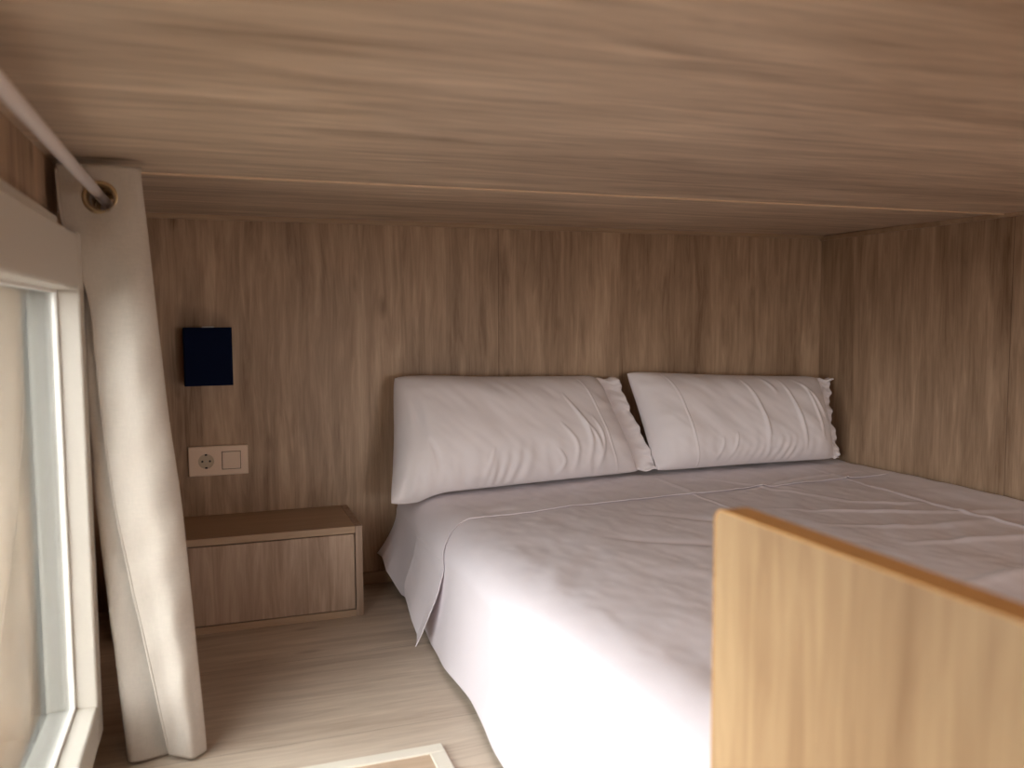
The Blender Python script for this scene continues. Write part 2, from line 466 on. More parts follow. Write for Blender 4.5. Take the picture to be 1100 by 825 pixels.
# ------------------------------------------------------------------ wall lamp
lamp = tag(empty('wall_lamp', (-0.01, YB, -0.095)), 'small navy blue square wall lamp, unlit, above the socket', 'lamp')
bm = bmesh.new(); add_box(bm, -0.030, 0.014, YB-0.012, YB-0.0005, -0.15, -0.030, 0.003)
bm_obj('back_plate', bm, M['white_plastic'], lamp)
bm = bmesh.new()     # hollow shade open at top and bottom
x0, x1, y0, y1, z0, z1, t = -0.0705, 0.0495, 2.335, 2.385, -0.1710, -0.0200, 0.003
def rrect(x0, x1, y0, y1, r, n=6):
    pts = []
    for cx, cy, a0 in ((x1-r, y1-r, 0), (x0+r, y1-r, 90), (x0+r, y0+r, 180), (x1-r, y0+r, 270)):
        for k in range(n+1):
            a = math.radians(a0+90*k/n); pts.append((cx+r*math.cos(a), cy+r*math.sin(a)))
    return pts
A = rrect(x0, x1, y0, y1, 0.006); B = rrect(x0+t, x1-t, y0+t, y1-t, 0.004)
va = [[bm.verts.new((x, y, z)) for x, y in A] for z in (z0, z1)]
vb = [[bm.verts.new((x, y, z)) for x, y in B] for z in (z0, z1)]
m = len(A)
for k in range(m):
    q = (k+1) % m
    bm.faces.new((va[0][k], va[0][q], va[1][q], va[1][k])); bm.faces.new((vb[0][k], vb[0][q], vb[1][q], vb[1][k]))
    bm.faces.new((va[0][k], va[0][q], vb[0][q], vb[0][k])); bm.faces.new((va[1][k], va[1][q], vb[1][q], vb[1][k]))
bm_obj('lamp_shade', bm, M['navy'], lamp)
bm = bmesh.new(); add_box(bm, -0.024, 0.006, 2.340, 2.3895, -0.0225, -0.0165, 0.0015)
bm_obj('bracket', bm, M['metal'], lamp)
bm = bmesh.new(); add_cyl(bm, (-0.01, 2.362, -0.15), (-0.01, 2.362, -0.075), 0.013, 20)
bmesh.ops.create_uvsphere(bm, u_segments=20, v_segments=12, radius=0.018, matrix=Matrix.Translation((-0.01, 2.362, -0.07)))
bm_obj('bulb', bm, M['white_plastic'], lamp, smooth=True)
settle(lamp)

# ------------------------------------------------------------------ socket and switch plate
so_ = tag(empty('socket_switch_plate', (0.007, YB, -0.377)), 'cream double wall plate holding a round socket and a light switch', 'socket')
PX0, PX1, PZ0, PZ1 = -0.069, 0.083, -0.417, -0.337
bm = bmesh.new()
add_box(bm, PX0, PX1, YB-0.010, YB-0.0003, PZ0, PZ1, 0.003, 3)
bm_obj('cover_frame', bm, M['plate'], so_)
sx, sz = -0.0245, -0.377
# socket insert with a recessed round well
bm = bmesh.new()
add_lathe_y(bm, sx, sz, [(0.0200, YB-0.0130), (0.0215, YB-0.0130), (0.0215, YB-0.0102), (0.0200, YB-0.0102)])
sq = 0.0235
# square face with round hole
nseg = 32
outer, inner = [], []
for k in range(nseg):
    a = 2*math.pi*k/nseg
    c, s = math.cos(a), math.sin(a)
    q = sq/max(abs(c), abs(s))
    outer.append(bm.verts.new((sx+q*c, YB-0.0128, sz+q*s))); inner.append(bm.verts.new((sx+0.0202*c, YB-0.0128, sz+0.0202*s)))
ob = [bm.verts.new((v.co.x, YB-0.0098, v.co.z)) for v in outer]
for k in range(nseg):
    q = (k+1) % nseg
    bm.faces.new((outer[k], outer[q], inner[q], inner[k])); bm.faces.new((outer[k], outer[q], ob[q], ob[k]))
ins = bm_obj('socket_face', bm, M['plate'], so_)
bm = bmesh.new(); add_cyl(bm, (sx, YB-0.0101, sz), (sx, YB-0.0108, sz), 0.0200, 40)
bm_obj('socket_well', bm, plain('socket_well_shade', srgb(196, 176, 150), 0.5), so_)
for dx in (-0.0095, 0.0095):
    bm = bmesh.new(); add_cyl(bm, (sx+dx, YB-0.0100, sz), (sx+dx, YB-0.0115, sz), 0.0028, 16)
    bm_obj('pin_hole', bm, M['dark'], so_)
bm = bmesh.new(); add_cyl(bm, (sx, YB-0.0100, sz), (sx, YB-0.0118, sz), 0.0018, 12)
bm_obj('screw', bm, M['metal'], so_)
for d in (-1, 1):
    bm = bmesh.new(); add_box(bm, sx-0.003, sx+0.003, YB-0.0125, YB-0.0100, sz+d*0.0175-0.0022, sz+d*0.0175+0.0022, 0.0005)
    bm_obj('earth_clip', bm, M['dark'], so_)
# rocker
rx = 0.0395
bm = bmesh.new(); add_box(bm, rx-0.0245, rx+0.0245, YB-0.0106, YB-0.0095, sz-0.0245, sz+0.0245, 0.0003, 1)
bm_obj('switch_recess', bm, plain('switch_gap_brown', srgb(120, 98, 78), 0.6), so_)
vs = []
h = 0.0228
for (x, z, y) in ((-h, -h, 0.0122), (h, -h, 0.0122), (h, h, 0.0150), (-h, h, 0.0150)):
    vs.append((rx+x, YB-y, sz+z))
for (x, z) in ((-h, -h), (h, -h), (h, h), (-h, h)): vs.append((rx+x, YB-0.0100, sz+z))
bm = bmesh.new()
V = [bm.verts.new(v) for v in vs]
for f in ((0, 1, 2, 3), (4, 5, 6, 7), (0, 1, 5, 4), (1, 2, 6, 5), (2, 3, 7, 6), (3, 0, 4, 7)): bm.faces.new([V[i] for i in f])
bmesh.ops.bevel(bm, geom=list(bm.edges), offset=0.0008, segments=2, affect='EDGES')
bm_obj('switch_rocker', bm, M['plate'], so_)
settle(so_)

# ------------------------------------------------------------------ nightstand
ns = tag(empty('nightstand', (0.08, 2.27, ZF)), 'low oak laminate box nightstand on the floor beside the bed', 'nightstand')
NX0, NX1, NY0, NY1, NZT = -0.235, 0.347, 2.139, 2.398, -0.525
T = 0.018
box('side_panel', NX1-T, NX1, NY0, NY1, ZF, NZT, M['stand'], ns, 0.0008, 1)
box('side_panel', NX0, NX0+T, NY0, NY1, ZF, NZT, M['stand'], ns, 0.0008, 1)
box('top_panel', NX0+T, NX1-T-0.0006, NY0, NY1, NZT-T, NZT, M['edge'], ns, 0.0008, 1)
box('bottom_panel', NX0+T, NX1-T-0.0006, NY0, NY1, ZF, ZF+T, M['edge'], ns, 0.0008, 1)
box('back_panel', NX0+T, NX1-T, NY1-0.01, NY1-0.001, ZF+T, NZT-T, M['stand'], ns)
box('front_flap', NX0+T+0.002, NX1-T-0.0025, NY0+0.0012, NY0+0.018, ZF+T+0.002, NZT-T-0.0025, M['stand'], ns, 0.0008, 1)
settle(ns)

# ------------------------------------------------------------------ floor hatch
ht = tag(empty('floor_hatch', (0.1, 1.1, ZF)), 'pale framed hatch lid lying in the floor left of the bed', 'hatch')
HX0, HX1, HY0, HY1 = -0.15, 0.363, 0.82, 1.418
bm = bmesh.new()
w = 0.028
hz = ZF+0.008
for b in ((HX0, HX1, HY1-w, HY1), (HX0, HX1, HY0, HY0+w), (HX0, HX0+w, HY0+w, HY1-w), (HX1-w, HX1, HY0+w, HY1-w)):
    add_box(bm, b[0], b[1], b[2], b[3], ZF+0.0004, hz, 0.002)
bm_obj('hatch_frame', bm, plain('pale_hatch_frame', srgb(232, 224, 208), 0.45), ht)
box('hatch_panel', HX0+w, HX1-w, HY0+w, HY1-w, ZF+0.0004, ZF+0.005, wood('hatch_oak', srgb(214, 190, 164), srgb(160, 130, 104), 'X', cont=0.6), ht)
settle(ht)

# ------------------------------------------------------------------ bed
ZB = -0.480
bed = tag(empty('bed', (1.22, 1.38, ZF)), 'double bed with a low mattress filling the corner under white sheets', 'bed')
bx0, bx1, by0, by1 = 0.535, 1.945, 0.43, 2.37
bm = bmesh.new(); add_box(bm, bx0+0.02, bx1, by0+0.03, by1, ZF+0.03, ZF+0.10, 0.005)
bm_obj('bed_base', bm, M['trim'], bed)
for x in (bx0+0.08, bx1-0.08):
    for y in (by0+0.1, by1-0.1):
        box('leg', x-0.025, x+0.025, y-0.025, y+0.025, ZF, ZF+0.03, M['trim'], bed)
bm = bmesh.new(); add_box(bm, bx0, bx1, by0, by1, ZF+0.10, ZB-0.030, 0.03, 4)
bm_obj('mattress', bm, M['mattress'], bed, smooth=True)
settle(bed)

def vnoise(x, y, seed, freq):
    """smooth value noise on arrays"""
    r = np.random.default_rng(seed); G = r.random((64, 64))
    x = x*freq+17.3; y = y*freq+9.1
    xi = np.floor(x).astype(int); yi = np.floor(y).astype(int)
    fx = x-xi; fy = y-yi
    fx = fx*fx*(3-2*fx); fy = fy*fy*(3-2*fy)
    g = lambda a, b: G[a % 64, b % 64]
    return (g(xi, yi)*(1-fx)+g(xi+1, yi)*fx)*(1-fy)+(g(xi, yi+1)*(1-fx)+g(xi+1, yi+1)*fx)*fy - 0.5

def crease(x, y, pts, width, depth, taper=True):
    """ridge (depth>0) or valley following a polyline of (x, y)"""
    if len(pts) > 2:
        q = [np.array(p, float) for p in pts]; q = [2*q[0]-q[1]]+q+[2*q[-1]-q[-2]]; out = []
        for i in range(1, len(q)-2):
            for k in range(6):
                t = k/6
                out.append(0.5*((2*q[i])+(-q[i-1]+q[i+1])*t+(2*q[i-1]-5*q[i]+4*q[i+1]-q[i+2])*t*t+(-q[i-1]+3*q[i]-3*q[i+1]+q[i+2])*t**3))
        pts = [tuple(o) for o in out]+[tuple(q[-2])]
    best = np.full(x.shape, 1e9); par = np.zeros(x.shape)
    tot = sum(math.dist(pts[i], pts[i+1]) for i in range(len(pts)-1)); acc = 0
    for i in range(len(pts)-1):
        ax, ay = pts[i]; bx, by = pts[i+1]
        dx, dy = bx-ax, by-ay; l2 = dx*dx+dy*dy; l = math.sqrt(l2)
        t = np.clip(((x-ax)*dx+(y-ay)*dy)/l2, 0, 1)
        d = np.hypot(x-ax-t*dx, y-ay-t*dy)
        upd = d < best
        best = np.where(upd, d, best); par = np.where(upd, (acc+t*l)/tot, par)
        acc += l
    env = np.sin(np.pi*np.clip(par, 0, 1))**0.9 if taper else 1.0
    w_ = width*(0.6+0.8*par)
    return depth*np.exp(-(best/w_)**2)*env

def soft(X, Y, Z):
    """gentle unevenness of the cloth on the top and the side of the bed"""
    sd = np.clip((ZB-0.075-Z)/0.27, 0, 1); tp = np.clip((Z-(ZB-0.02))/0.02, 0, 1)
    e = 0.010*sd*vnoise(Y, sd*0.3, 3, 4.5)*2 + 0.005*sd*vnoise(Y, sd*0.2, 5, 11)*2
    e += 0.010*vnoise(X, Y, 11, 2.2)*(0.3+0.7*tp)
    e += 0.004*vnoise(X+0.5*Y, Y*0.6-X*0.3, 12, 6)*tp
    e += 0.0040*vnoise(X*0.4+Y, Y-X*1.4, 13, 13)*tp
    e += 0.0013*vnoise(X*1.3-Y*0.2, Y*0.8+X*0.4, 14, 36)*tp
    return e

# cross-section of the covered bed: hem on the window side, up the side, over the rounded edge, across the top
def sheet_surface(NU, NV, ya, yb, offset=0.0, hem_fn=None, xh_fn=None, xtop_end=1.955, edge_fn=None, kside=0.30, kedge=0.52):
    us = np.linspace(0, 1, NU); vv = np.linspace(0, 1, NV)
    U, V = np.meshgrid(us, vv, indexing='ij')
    ys = ya+(yb-ya)*V
    X = np.zeros_like(U); Z = np.zeros_like(U)
    R = 0.075
    hem = hem_fn(ys); xh = xh_fn(ys); xe = edge_fn(ys)
    # side
    t = np.clip(U/kside, 0, 1)
    zs = hem+(ZB-R-hem)*t
    xs = xh+(xe-xh)*(1-(1-t)**1.6)
    # rounded edge (flatter than a circle)
    a = np.clip((U-kside)/(kedge-kside), 0, 1)*math.pi/2
    xr_ = xe+1.5*R*(1-np.cos(a)); zr_ = ZB-R+R*np.sin(a)
    b = np.clip((U-kedge)/(1-kedge), 0, 1)
    xt = xe+1.5*R+(xtop_end-xe-1.5*R)*b
    X = np.where(U < kside, xs, np.where(U < kedge, xr_, xt))
    Z = np.where(U < kside, zs, np.where(U < kedge, zr_, ZB))
    # normals of the section
    nx = np.where(U < kside, -1.0, np.where(U < kedge, -np.cos(a), 0.0)); nz = np.where(U < kside, 0.0, np.where(U < kedge, np.sin(a), 1.0))
    # foot drop: near the foot the top rolls down
    Y = ys.copy()
    return U, V, X, Y, Z, nx, nz

def grid_mesh(name, X, Y, Z, mat, parent=None, thick=0.002):
    nu, nv = X.shape
    verts = np.stack([X, Y, Z], -1).reshape(-1, 3)
    faces = [(i*nv+j, i*nv+j+1, (i+1)*nv+j+1, (i+1)*nv+j) for i in range(nu-1) for j in range(nv-1)]
    o = mesh_obj(name, verts, faces, mat, parent, smooth=True)
    if thick:
        s = o.modifiers.new('thick', 'SOLIDIFY'); s.thickness = thick; s.offset = 0
    return o

# ---- main sheet
def hem_main(y): return -0.748 + 0.075*np.clip((y-2.22)/0.12, 0, 1)**1.2 + 0.004*np.sin(y*9)
def xh_main(y):
    base = np.interp(y, [0.3, 0.7, 0.85, 1.3, 1.76, 2.1, 2.2, 2.30, 2.385], [0.488, 0.488, 0.478, 0.437, 0.455, 0.478, 0.476, 0.432, 0.425])
    return base + 0.004*np.sin(y*17)
def xe_main(y): return np.interp(y, [0.3, 0.75, 1.0, 2.0, 2.38], [0.494, 0.494, 0.488, 0.482, 0.488])
NU, NV = 500, 480
U, V, X, Y, Z, nx, nz = sheet_surface(NU, NV, 0.40, 2.388, hem_fn=hem_main, xh_fn=xh_main, edge_fn=xe_main, kside=0.18, kedge=0.32)
side = np.clip((0.20-U)/0.20, 0, 1)
top = np.clip((U-0.28)/0.07, 0, 1)
d = np.zeros_like(X)
d += soft(X, Y, Z)
# pressed-in folds from the linen cupboard and soft pulled creases
for pts, w, dp in [
        ([(1.79, 2.30), (1.765, 2.0), (1.745, 1.69), (1.733, 1.41), (1.73, 1.0)], 0.0045, 0.0050),
        ([(1.245, 2.26), (1.226, 2.03), (1.21, 1.6), (1.20, 1.1)], 0.005, 0.0035),
        ([(1.36, 2.20), (1.45, 2.02), (1.55, 1.82), (1.60, 1.70)], 0.010, 0.004),
        ([(1.29, 1.95), (1.50, 2.02), (1.72, 2.08), (1.93, 2.10)], 0.009, 0.004),
        ([(1.55, 1.78), (1.66, 1.72), (1.74, 1.70)], 0.010, 0.005),
        ([(1.45, 2.24), (1.49, 2.05), (1.56, 1.90)], 0.008, 0.003),
        ([(0.78, 1.66), (1.02, 1.52), (1.25, 1.47)], 0.022, -0.006),
        ([(0.86, 1.40), (1.05, 1.30), (1.20, 1.28)], 0.025, -0.006),
        ([(0.95, 1.85), (1.12, 1.70), (1.22, 1.50)], 0.022, -0.005),
        ([(1.30, 1.60), (1.55, 1.50), (1.85, 1.50)], 0.020, 0.006),
        ([(1.35, 1.40), (1.60, 1.36), (1.90, 1.30)], 0.018, 0.006),
        ([(1.28, 1.78), (1.45, 1.70), (1.75, 1.58), (1.93, 1.52)], 0.014, 0.005),
        ([(1.10, 1.10), (1.40, 1.15), (1.80, 1.12)], 0.022, 0.007)]:
    d += crease(X, Y, pts, w, dp)*top
X = X+nx*d; Z = Z+nz*d
# top rises slightly toward the right-hand wall where it is tucked in
Z += 0.006*np.clip((X-1.85)/0.1, 0, 1)*top
# foot end: roll over and down
ft = np.clip((0.52-Y)/0.12, 0, 1)
ang = ft*math.pi/2
roll = ft > 0
Yr = 0.52-0.085*np.sin(ang); drop = 0.085*(1-np.cos(ang))
Y = np.where(roll, Yr, Y); Z = np.where(roll, Z-drop*(Z-ZF)/(ZB-ZF), Z)
sheet = grid_mesh('bed_sheet', X, Y, Z, M['sheet'])
# foot fall as one more strip of the same mesh
Xf = np.repeat(X[:, :1], 24, 1); Zf0 = Z[:, :1]
tt = np.linspace(0, 1, 24)[None, :]
Yf = Y[:, :1]-0.012*np.sin(tt*3.1)*0-0.012*tt + 0.004*np.sin(Xf*30)*tt
Zf = Zf0+(np.minimum(-0.748, Zf0)-Zf0)*tt
nv0 = X.shape[1]
base = len(sheet.data.vertices)
vts = [tuple(v.co) for v in sheet.data.vertices]; fcs = [tuple(p.vertices) for p in sheet.data.polygons]
add = np.stack([Xf, Yf, Zf], -1)[:, 1:].reshape(-1, 3)
vts += [tuple(map(float, a)) for a in add]
m = 23
def idx(i, k): return i*nv0 if k == 0 else base+i*m+k-1
for i in range(NU-1):
    for k in range(m):
        fcs.append((idx(i, k), idx(i+1, k), idx(i+1, k+1), idx(i, k+1)))
me = bpy.data.meshes.new('bed_sheet'); me.from_pydata(vts, [], fcs); me.update()
for p in me.polygons: p.use_smooth = True
me.materials.append(M['sheet']); sheet.data = me
tag(sheet, 'large white cotton sheet draped over the bed down to the floor', 'sheet')

# ---- turned-down cuff below the pillows, hanging a pointed flap on the window side
def hem_cuff(y): return np.interp(y, [1.80, 1.83, 1.90, 2.00, 2.07, 2.12, 2.388], [-0.742, -0.738, -0.724, -0.708, -0.698, -0.66, -0.64])
def xh_cuff(y): return np.interp(y, [1.80, 1.83, 1.88, 2.0, 2.07, 2.12, 2.388], [0.418, 0.420, 0.438, 0.444, 0.447, 0.455, 0.470])
def xe_cuff(y): return xe_main(y)-0.001
U2, V2, X2, Y2, Z2, nx2, nz2 = sheet_surface(420, 140, 1.925, 2.30, hem_fn=hem_cuff, xh_fn=xh_cuff, edge_fn=xe_cuff, xtop_end=1.950)
top2 = np.clip((U2-0.45)/0.1, 0, 1); side2 = np.clip((0.34-U2)/0.34, 0, 1)
# front line of the cuff wanders: further from the pillows to the right
front = np.interp(X2, [0.45, 0.58, 1.07, 1.27, 1.95], [1.925, 1.920, 1.970, 1.985, 2.03]) + 0.004*np.sin(X2*23)
sw = np.clip((0.50-U2)/0.22, 0, 1); sw = sw*sw*(3-2*sw)
front = front*(1-sw)+1.832*sw
rear = 2.385*(1-sw)+2.095*sw
Y2 = front+(rear-front)*V2
X2 = np.where(U2 < 0.30, xh_cuff(Y2)+(xe_cuff(Y2)-xh_cuff(Y2))*(1-(1-np.clip(U2/0.30, 0, 1))**1.6), X2)
Z2 = np.where(U2 < 0.30, hem_cuff(Y2)+(ZB-0.075-hem_cuff(Y2))*np.clip(U2/0.30, 0, 1), Z2)
d2 = 0.0028+soft(X2, Y2, Z2)
d2 += 0.0025*np.exp(-(V2/0.03)**2)*np.clip((U2-0.55)/0.1, 0, 1)
d2 += 0.003*side2*vnoise(Y2, U2, 21, 22)*2
for pts, w, dp in [([(1.79, 2.30), (1.765, 2.0), (1.745, 1.69)], 0.0045, 0.0050), ([(1.245, 2.26), (1.226, 2.03), (1.21, 1.9)], 0.005, 0.003),
                   ([(1.36, 2.20), (1.45, 2.02), (1.55, 1.82)], 0.010, 0.004), ([(1.29, 1.95), (1.50, 2.02), (1.72, 2.08), (1.93, 2.10)], 0.009, 0.004),
                   ([(0.62, 1.93), (0.64, 1.97), (0.70, 1.98)], 0.012, -0.004)]:
    d2 += crease(X2, Y2, pts, w, dp)*top2
X2 = X2+nx2*d2-0.004*np.clip((0.3-U2)/0.2, 0, 1); Z2 = Z2+nz2*d2
cuff = grid_mesh('turned_down_cuff', X2, Y2, Z2, M['sheet'], sheet, thick=0.0016)

# ------------------------------------------------------------------ pillows
def make_pillow(label, TL, TR, BL, BR, thick, creases, seam_s, flap, seed):
    TL, TR, BL, BR = map(np.array, (TL, TR, BL, BR))
    NS, NT = 300, 150
    def build(sign):
        s = np.linspace(-1, 1, NS); t = np.linspace(-1, 1, NT)
        # denser sampling at the edges
        s = np.sin(s*math.pi/2)*0.35+s*0.65; t = np.sin(t*math.pi/2)*0.35+t*0.65
        S, T = np.meshgrid(s, t, indexing='ij')
        a = (S+1)/2; b = (T+1)/2
        Pt = ((1-a)*(1-b))[..., None]*BL+(a*(1-b))[..., None]*BR+((1-a)*b)[..., None]*TL+(a*b)[..., None]*TR
        # edges pull in between the corners
        e = (TR+BR-TL-BL)/2; h = (TL+TR-BL-BR)/2
        W = np.linalg.norm(e); H = np.linalg.norm(h)
        nrm = np.cross(e/W, h/H); nrm /= np.linalg.norm(nrm)
        if nrm[1] > 0: nrm = -nrm           # towards the room
        pin = 0.010*(1-T**2)*S
        pit = 0.006*(1-S**2)**1.0*T
        pin = pin+0.008*np.sign(S)*np.abs(S)**8*np.abs(T)**5; pit = pit+0.009*np.sign(T)*np.abs(T)**8*np.abs(S)**14
        Pt = Pt-(pin[..., None]*e/W)-(pit[..., None]*h/H)
        Tw = T+0.22*(1-T**2)*-1          # stuffing has sunk towards the bottom
        prof = (1-np.abs(S)**6.0)**0.60*(1-np.abs(Tw*1.0)**3.0)**0.55*np.where(T > 0, 1.0, (1-np.abs(T)**9)**0.3)
        sag = 1.0-0.26*T+0.10*vnoise(S, T, seed, 1.1)*2
        dd = thick*prof*sag*(1.0 if sign > 0 else 0.62)
        # wrinkles radiate from corners and gather along the edges
        ed = np.clip(1-np.minimum(1-np.abs(S), (1-np.abs(T))*0.6)/0.20, 0, 1)
        ang = vnoise(S*3.2, T*0.9, seed+1, 3.0)
        dd += 0.0045*prof**0.5*vnoise(S*2.3+0.6*T, T*0.8, seed+2, 2.6)*2
        dd += 0.0012*prof**0.5*vnoise(S*2.0+0.9*T, T*0.35-S*0.2, seed+12, 7.0)*2
        dd += 0.0030*np.sin(S*70+6*vnoise(S, T, seed+13, 2.2)*2)*np.clip(vnoise(S, 0*T, seed+14, 5)*2+0.2, 0, 1)*np.clip((-0.35-T)/0.4, 0, 1)*np.clip((1-np.abs(T))*9, 0, 1)
        gather = np.sin(S*46+5*vnoise(S, T, seed+3, 2)*2)*vnoise(S, T*0.3, seed+4, 3)*2
        dd += 0.0035*gather*np.clip((-0.25-T)/0.6, 0, 1)*np.clip((1-np.abs(T))*8, 0, 1)
        gl = np.sin(T*20+4*vnoise(S, T, seed+6, 2))*vnoise(S*0.3, T, seed+5, 3)*2
        dd += 0.004*gl*np.clip((np.abs(S)-0.72)/0.25, 0, 1)*np.clip((1-np.abs(S))*10, 0, 1)
        if sign > 0:
            for pts, w, dp in creases:
                dd += crease(S*W/2, T*H/2, [(p[0]*W/2, p[1]*H/2) for p in pts], w, dp)
            if seam_s:
                for q, dp in seam_s:
                    sc_ = q+0.05*(T)*-1+0.015*np.sin(T*3)
                    dd += dp*np.exp(-(((S-sc_)*W/2)/0.0028)**2)*np.clip((1-np.abs(T))*12, 0, 1)
        Q = Pt+(sign*dd)[..., None]*nrm
        # rest on the bed and against the wall
        z = Q[..., 2]
        q_ = np.clip((0.598-Q[..., 0])/0.1125, 0, 1)
        lim = ZB+0.008-0.075*(1-np.sqrt(1-q_**2))-0.10*np.clip((0.485-Q[..., 0])/0.05, 0, 1)
        z = np.where(z < lim+0.02, lim+0.02*np.exp((z-lim-0.02)/0.02), z); Q[..., 2] = z
        Q[..., 1] = np.minimum(Q[..., 1], YB-0.0035)
        Q[..., 0] = np.minimum(Q[..., 0], XR-0.004)
        return Q
    F, Bk = build(1), build(-1)
    verts = np.concatenate([F.reshape(-1, 3), Bk.reshape(-1, 3)])
    nf = NS*NT
    faces = []
    for i in range(NS-1):
        for j in range(NT-1):
            a = i*NT+j
            faces.append((a, a+NT, a+NT+1, a+1)); faces.append((nf+a, nf+a+1, nf+a+NT+1, nf+a+NT))
    me = bpy.data.meshes.new('pillow')
    me.from_pydata([tuple(map(float, v)) for v in verts], [], faces)
    bm = bmesh.new(); bm.from_mesh(me); bmesh.ops.remove_doubles(bm, verts=bm.verts, dist=0.0004)
    bmesh.ops.recalc_face_normals(bm, faces=bm.faces); bm.to_mesh(me); bm.free()
    for p in me.polygons: p.use_smooth = True
    me.materials.append(M['pillow'])
    o = link(bpy.data.objects.new('pillow', me))
    tag(o, label, 'pillow')
    # open end of the pillowcase: a loose double layer continuing past the stuffing
    if flap:
        nk, nt_ = 26, 90
        tv = np.linspace(-0.99, 0.99, nt_)
        edge = np.array([F[-1, int(round((v+1)/2*(NT-1)))] for v in tv])
        out = (TR+BR-TL-BL); out /= np.linalg.norm(out)
        for side_ in (1, -1):
            P = np.zeros((nk, nt_, 3))
            for k in range(nk):
                f = k/(nk-1)
                ln = np.interp(tv, [-1, -0.6, 0, 0.6, 0.85, 1], flap)
                wav = 0.007*np.sin(tv*15+seed)+0.004*np.sin(tv*33+1.3*seed)
                P[k] = edge-out*0.012+out*((ln+0.012)[:, None])*f
                P[k, :, 1] += -side_*(0.002+0.006*math.sin(f*math.pi*0.6))+wav*f*0.9*(1 if side_ > 0 else 0.6)-0.004*f
                P[k, :, 2] += 0.003*np.sin(f*9+tv*6)
            P[..., 2] = np.maximum(P[..., 2], ZB+0.010); P[..., 1] = np.minimum(P[..., 1], YB-0.003); P[..., 0] = np.minimum(P[..., 0], XR-0.003)
            grid_mesh('case_opening', P[..., 0], P[..., 1], P[..., 2], M['pillow'], o, thick=0.0012)
    return o

make_pillow('white pillow on the left half of the bed, nearest the nightstand',
            (0.466, 2.325, -0.156), (1.110, 2.360, -0.176), (0.425, 2.180, -0.492), (1.215, 2.275, -0.476), 0.105,
            [([(0.42, 0.55), (0.52, 0.05), (0.54, -0.35), (0.47, -0.85)], 0.007, 0.007),
             ([(0.50, 0.10), (0.60, -0.3), (0.60, -0.75)], 0.007, 0.006),
             ([(0.30, 0.0), (0.40, -0.4), (0.36, -0.9)], 0.007, 0.006),
             ([(0.62, 0.1), (0.66, -0.35), (0.56, -0.9)], 0.006, 0.005),
             ([(0.22, -0.45), (0.28, -0.7), (0.20, -0.95)], 0.006, 0.005),
             ([(-0.93, 0.75), (-0.86, 0.2), (-0.84, -0.3)], 0.012, -0.006),
             ([(-0.80, -0.1), (-0.72, -0.5), (-0.70, -0.95)], 0.010, -0.006),
             ([(-0.30, -0.35), (-0.34, -0.7), (-0.36, -0.95)], 0.008, 0.004)],
            [(0.72, 0.0022)], [0.066, 0.070, 0.068, 0.066, 0.068, 0.064], 5)
make_pillow('white pillow on the right half of the bed, in the wall corner',
            (1.195, 2.350, -0.163), (1.895, 2.315, -0.196), (1.262, 2.265, -0.476), (1.915, 2.250, -0.472), 0.098,
            [([(0.02, 0.95), (0.10, 0.4), (0.13, -0.1), (0.12, -0.9)], 0.006, 0.008),
             ([(0.25, 0.95), (0.36, 0.5)], 0.006, 0.006),
             ([(0.42, 0.95), (0.50, 0.4), (0.55, -0.5), (0.56, -0.9)], 0.006, 0.007),
             ([(0.66, 0.9), (0.74, 0.2), (0.78, -0.6)], 0.006, 0.006),
             ([(0.60, 0.9), (0.75, 0.5), (0.88, -0.2)], 0.007, 0.007),
             ([(-0.20, -0.3), (-0.24, -0.6), (-0.32, -0.9)], 0.006, 0.005),
             ([(-0.36, -0.4), (-0.38, -0.6), (-0.46, -0.9)], 0.006, 0.004)],
            [(-0.66, 0.0030)], [0.018, 0.020, 0.020, 0.030, 0.044, 0.050], 9)

# ------------------------------------------------------------------ guard board in the foreground
gb = tag(empty('guard_board', (0.46, 0.2, ZF)), 'honey oak guard board standing against the near side of the bed', 'bed guard')
BX0, BX1, BY1, BY0, BZ = 0.440, 0.468, 0.677, -0.62, -0.178
pts = [(BY0, ZF), (BY1, ZF)]
r = 0.012
for k in range(7):
    a = math.radians(k*90/6); pts.append((BY1-r+r*math.cos(a), BZ-0.001-r+r*math.sin(a)))
pts.append((BY0, BZ-0.001))
bm = bmesh.new()
A = [bm.verts.new((BX0+0.0006, y, z)) for y, z in pts]; B = [bm.verts.new((BX1-0.0006, y, z)) for y, z in pts]
bm.faces.new(A); bm.faces.new(B[::-1])
for k in range(len(pts)):
    q = (k+1) % len(pts); bm.faces.new((A[k], A[q], B[q], B[k]))
bm_obj('panel', bm, M['board'], gb)
bm = bmesh.new()   # edge banding wraps the top and the far end
path = [(BY0, BZ-0.001), (BY1-r, BZ-0.001)] + [(BY1-r+r*math.sin(math.radians(a)), BZ-0.001-r+r*math.cos(math.radians(a))) for a in range(15, 91, 15)] + [(BY1, ZF+0.001)]
path2 = [(BY0, BZ+0.0006), (BY1-r, BZ+0.0006)] + [(BY1-r+(r+0.0016)*math.sin(math.radians(a)), BZ-0.001-r+(r+0.0016)*math.cos(math.radians(a))) for a in range(15, 91, 15)] + [(BY1+0.0016, ZF+0.001)]
L4 = [[bm.verts.new((x, y, z)) for y, z in p] for x, p in ((BX0, path), (BX0, path2), (BX1, path2), (BX1, path))]
for k in range(len(path)-1):
    for a in range(4):
        b = (a+1) % 4; bm.faces.new((L4[a][k], L4[a][k+1], L4[b][k+1], L4[b][k]))
bm.faces.new([L4[a][0] for a in range(4)]); bm.faces.new([L4[a][-1] for a in range(4)][::-1])
bm_obj('edge_band', bm, M['boardedge'], gb)
settle(gb)

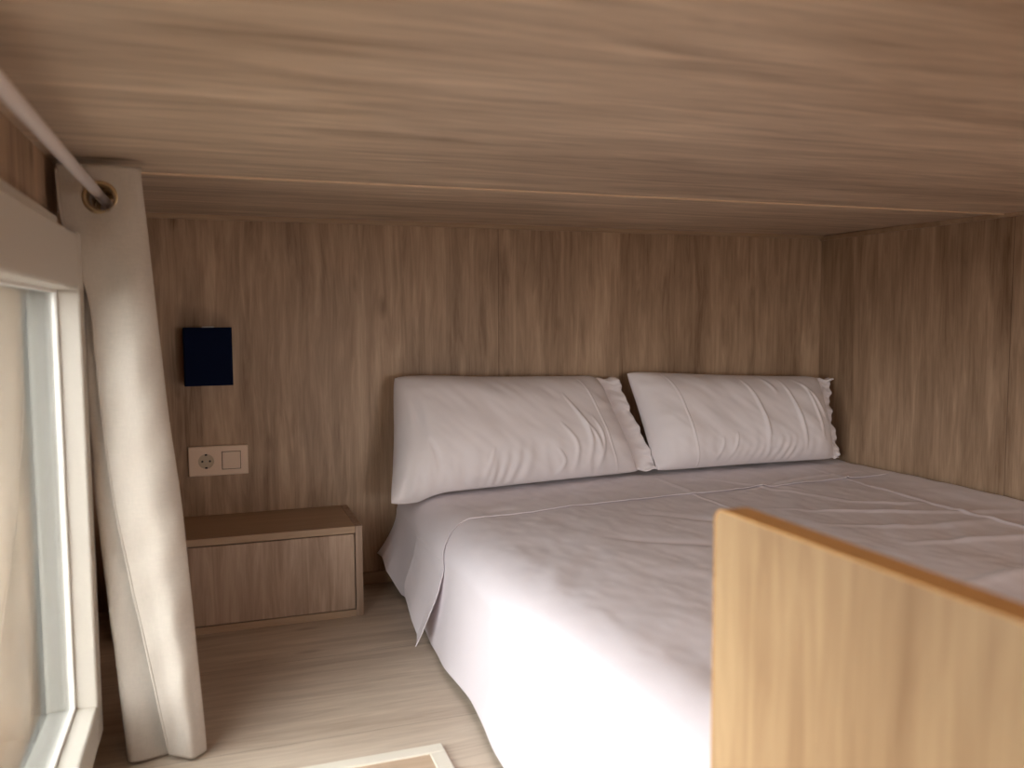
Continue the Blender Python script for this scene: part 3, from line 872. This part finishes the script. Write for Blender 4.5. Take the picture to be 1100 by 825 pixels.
# ------------------------------------------------------------------ light
w = bpy.data.worlds.new('World'); sc.world = w; w.use_nodes = True
nt = w.node_tree; N = nt.nodes.new; L = nt.links.new
bg = nt.nodes['Background']
tc = N('ShaderNodeTexCoord'); sp = N('ShaderNodeSeparateXYZ'); L(tc.outputs['Generated'], sp.inputs[0])
mr = N('ShaderNodeMapRange'); mr.inputs['From Min'].default_value = -0.05; mr.inputs['From Max'].default_value = 0.6
L(sp.outputs['Z'], mr.inputs['Value'])
rp = N('ShaderNodeValToRGB'); rp.color_ramp.elements[0].color = (0.91, 0.91, 0.91, 1); rp.color_ramp.elements[1].color = (0.985, 0.985, 0.99, 1)
L(mr.outputs[0], rp.inputs['Fac']); L(rp.outputs['Color'], bg.inputs['Color'])
bg.inputs['Strength'].default_value = 6.4
# portal: guides the sky light through the window opening
ld = bpy.data.lights.new('window_portal', 'AREA'); ld.shape = 'RECTANGLE'; ld.size = YW1-YW0; ld.size_y = ZW1-ZW0
ld.cycles.is_portal = True
lo = bpy.data.objects.new('window_portal', ld); COL.objects.link(lo)
lo.location = (XG-0.05, (YW0+YW1)/2, (ZW0+ZW1)/2)
lo.matrix_world = Matrix(((0, 0, -1, lo.location.x), (1, 0, 0, lo.location.y), (0, -1, 0, lo.location.z), (0, 0, 0, 1)))
ld = bpy.data.lights.new('window_portal', 'AREA'); ld.shape = 'RECTANGLE'; ld.size = FX1-FX0; ld.size_y = FZ1-FZ0  # portal of the added fill window
ld.cycles.is_portal = True
lo = bpy.data.objects.new('window_portal', ld); COL.objects.link(lo)
lo.matrix_world = Matrix(((1, 0, 0, (FX0+FX1)/2), (0, 0, -1, YF-0.06), (0, 1, 0, (FZ0+FZ1)/2), (0, 0, 0, 1)))
# added warm fill light under the ceiling behind the camera
ld = bpy.data.lights.new('fill_light', 'AREA'); ld.shape = 'DISK'; ld.size = 0.25; ld.energy = 6.5; ld.color = (1.0, 0.82, 0.70)
lo = bpy.data.objects.new('fill_light', ld); COL.objects.link(lo)
lo.location = (1.3, -0.8, 0.25)

# ------------------------------------------------------------------ camera
f, yaw, pit, roll = 912.4, 0.33896, 0.077164, -0.004927
F = Vector((math.sin(yaw)*math.cos(pit), math.cos(yaw)*math.cos(pit), -math.sin(pit)))
Rr = Vector((math.cos(yaw), -math.sin(yaw), 0)); Uu = Rr.cross(F)
c, s = math.cos(roll), math.sin(roll)
R2 = c*Rr+s*Uu; U2_ = -s*Rr+c*Uu
cd = bpy.data.cameras.new('camera'); co = bpy.data.objects.new('camera', cd); COL.objects.link(co)
co.matrix_world = Matrix(((R2.x, U2_.x, -F.x, 0), (R2.y, U2_.y, -F.y, 0), (R2.z, U2_.z, -F.z, 0), (0, 0, 0, 1)))
cd.sensor_width = 36; cd.lens = 36*f/1100; cd.clip_start = 0.02
cd.dof.use_dof = True; cd.dof.focus_distance = 2.2; cd.dof.aperture_fstop = 3.5
sc.camera = co

vsn = sc.view_settings
vsn.view_transform = 'Standard'; vsn.look = 'None'; vsn.gamma = 1.0; vsn.use_curve_mapping = False
vsn.exposure = 1.1
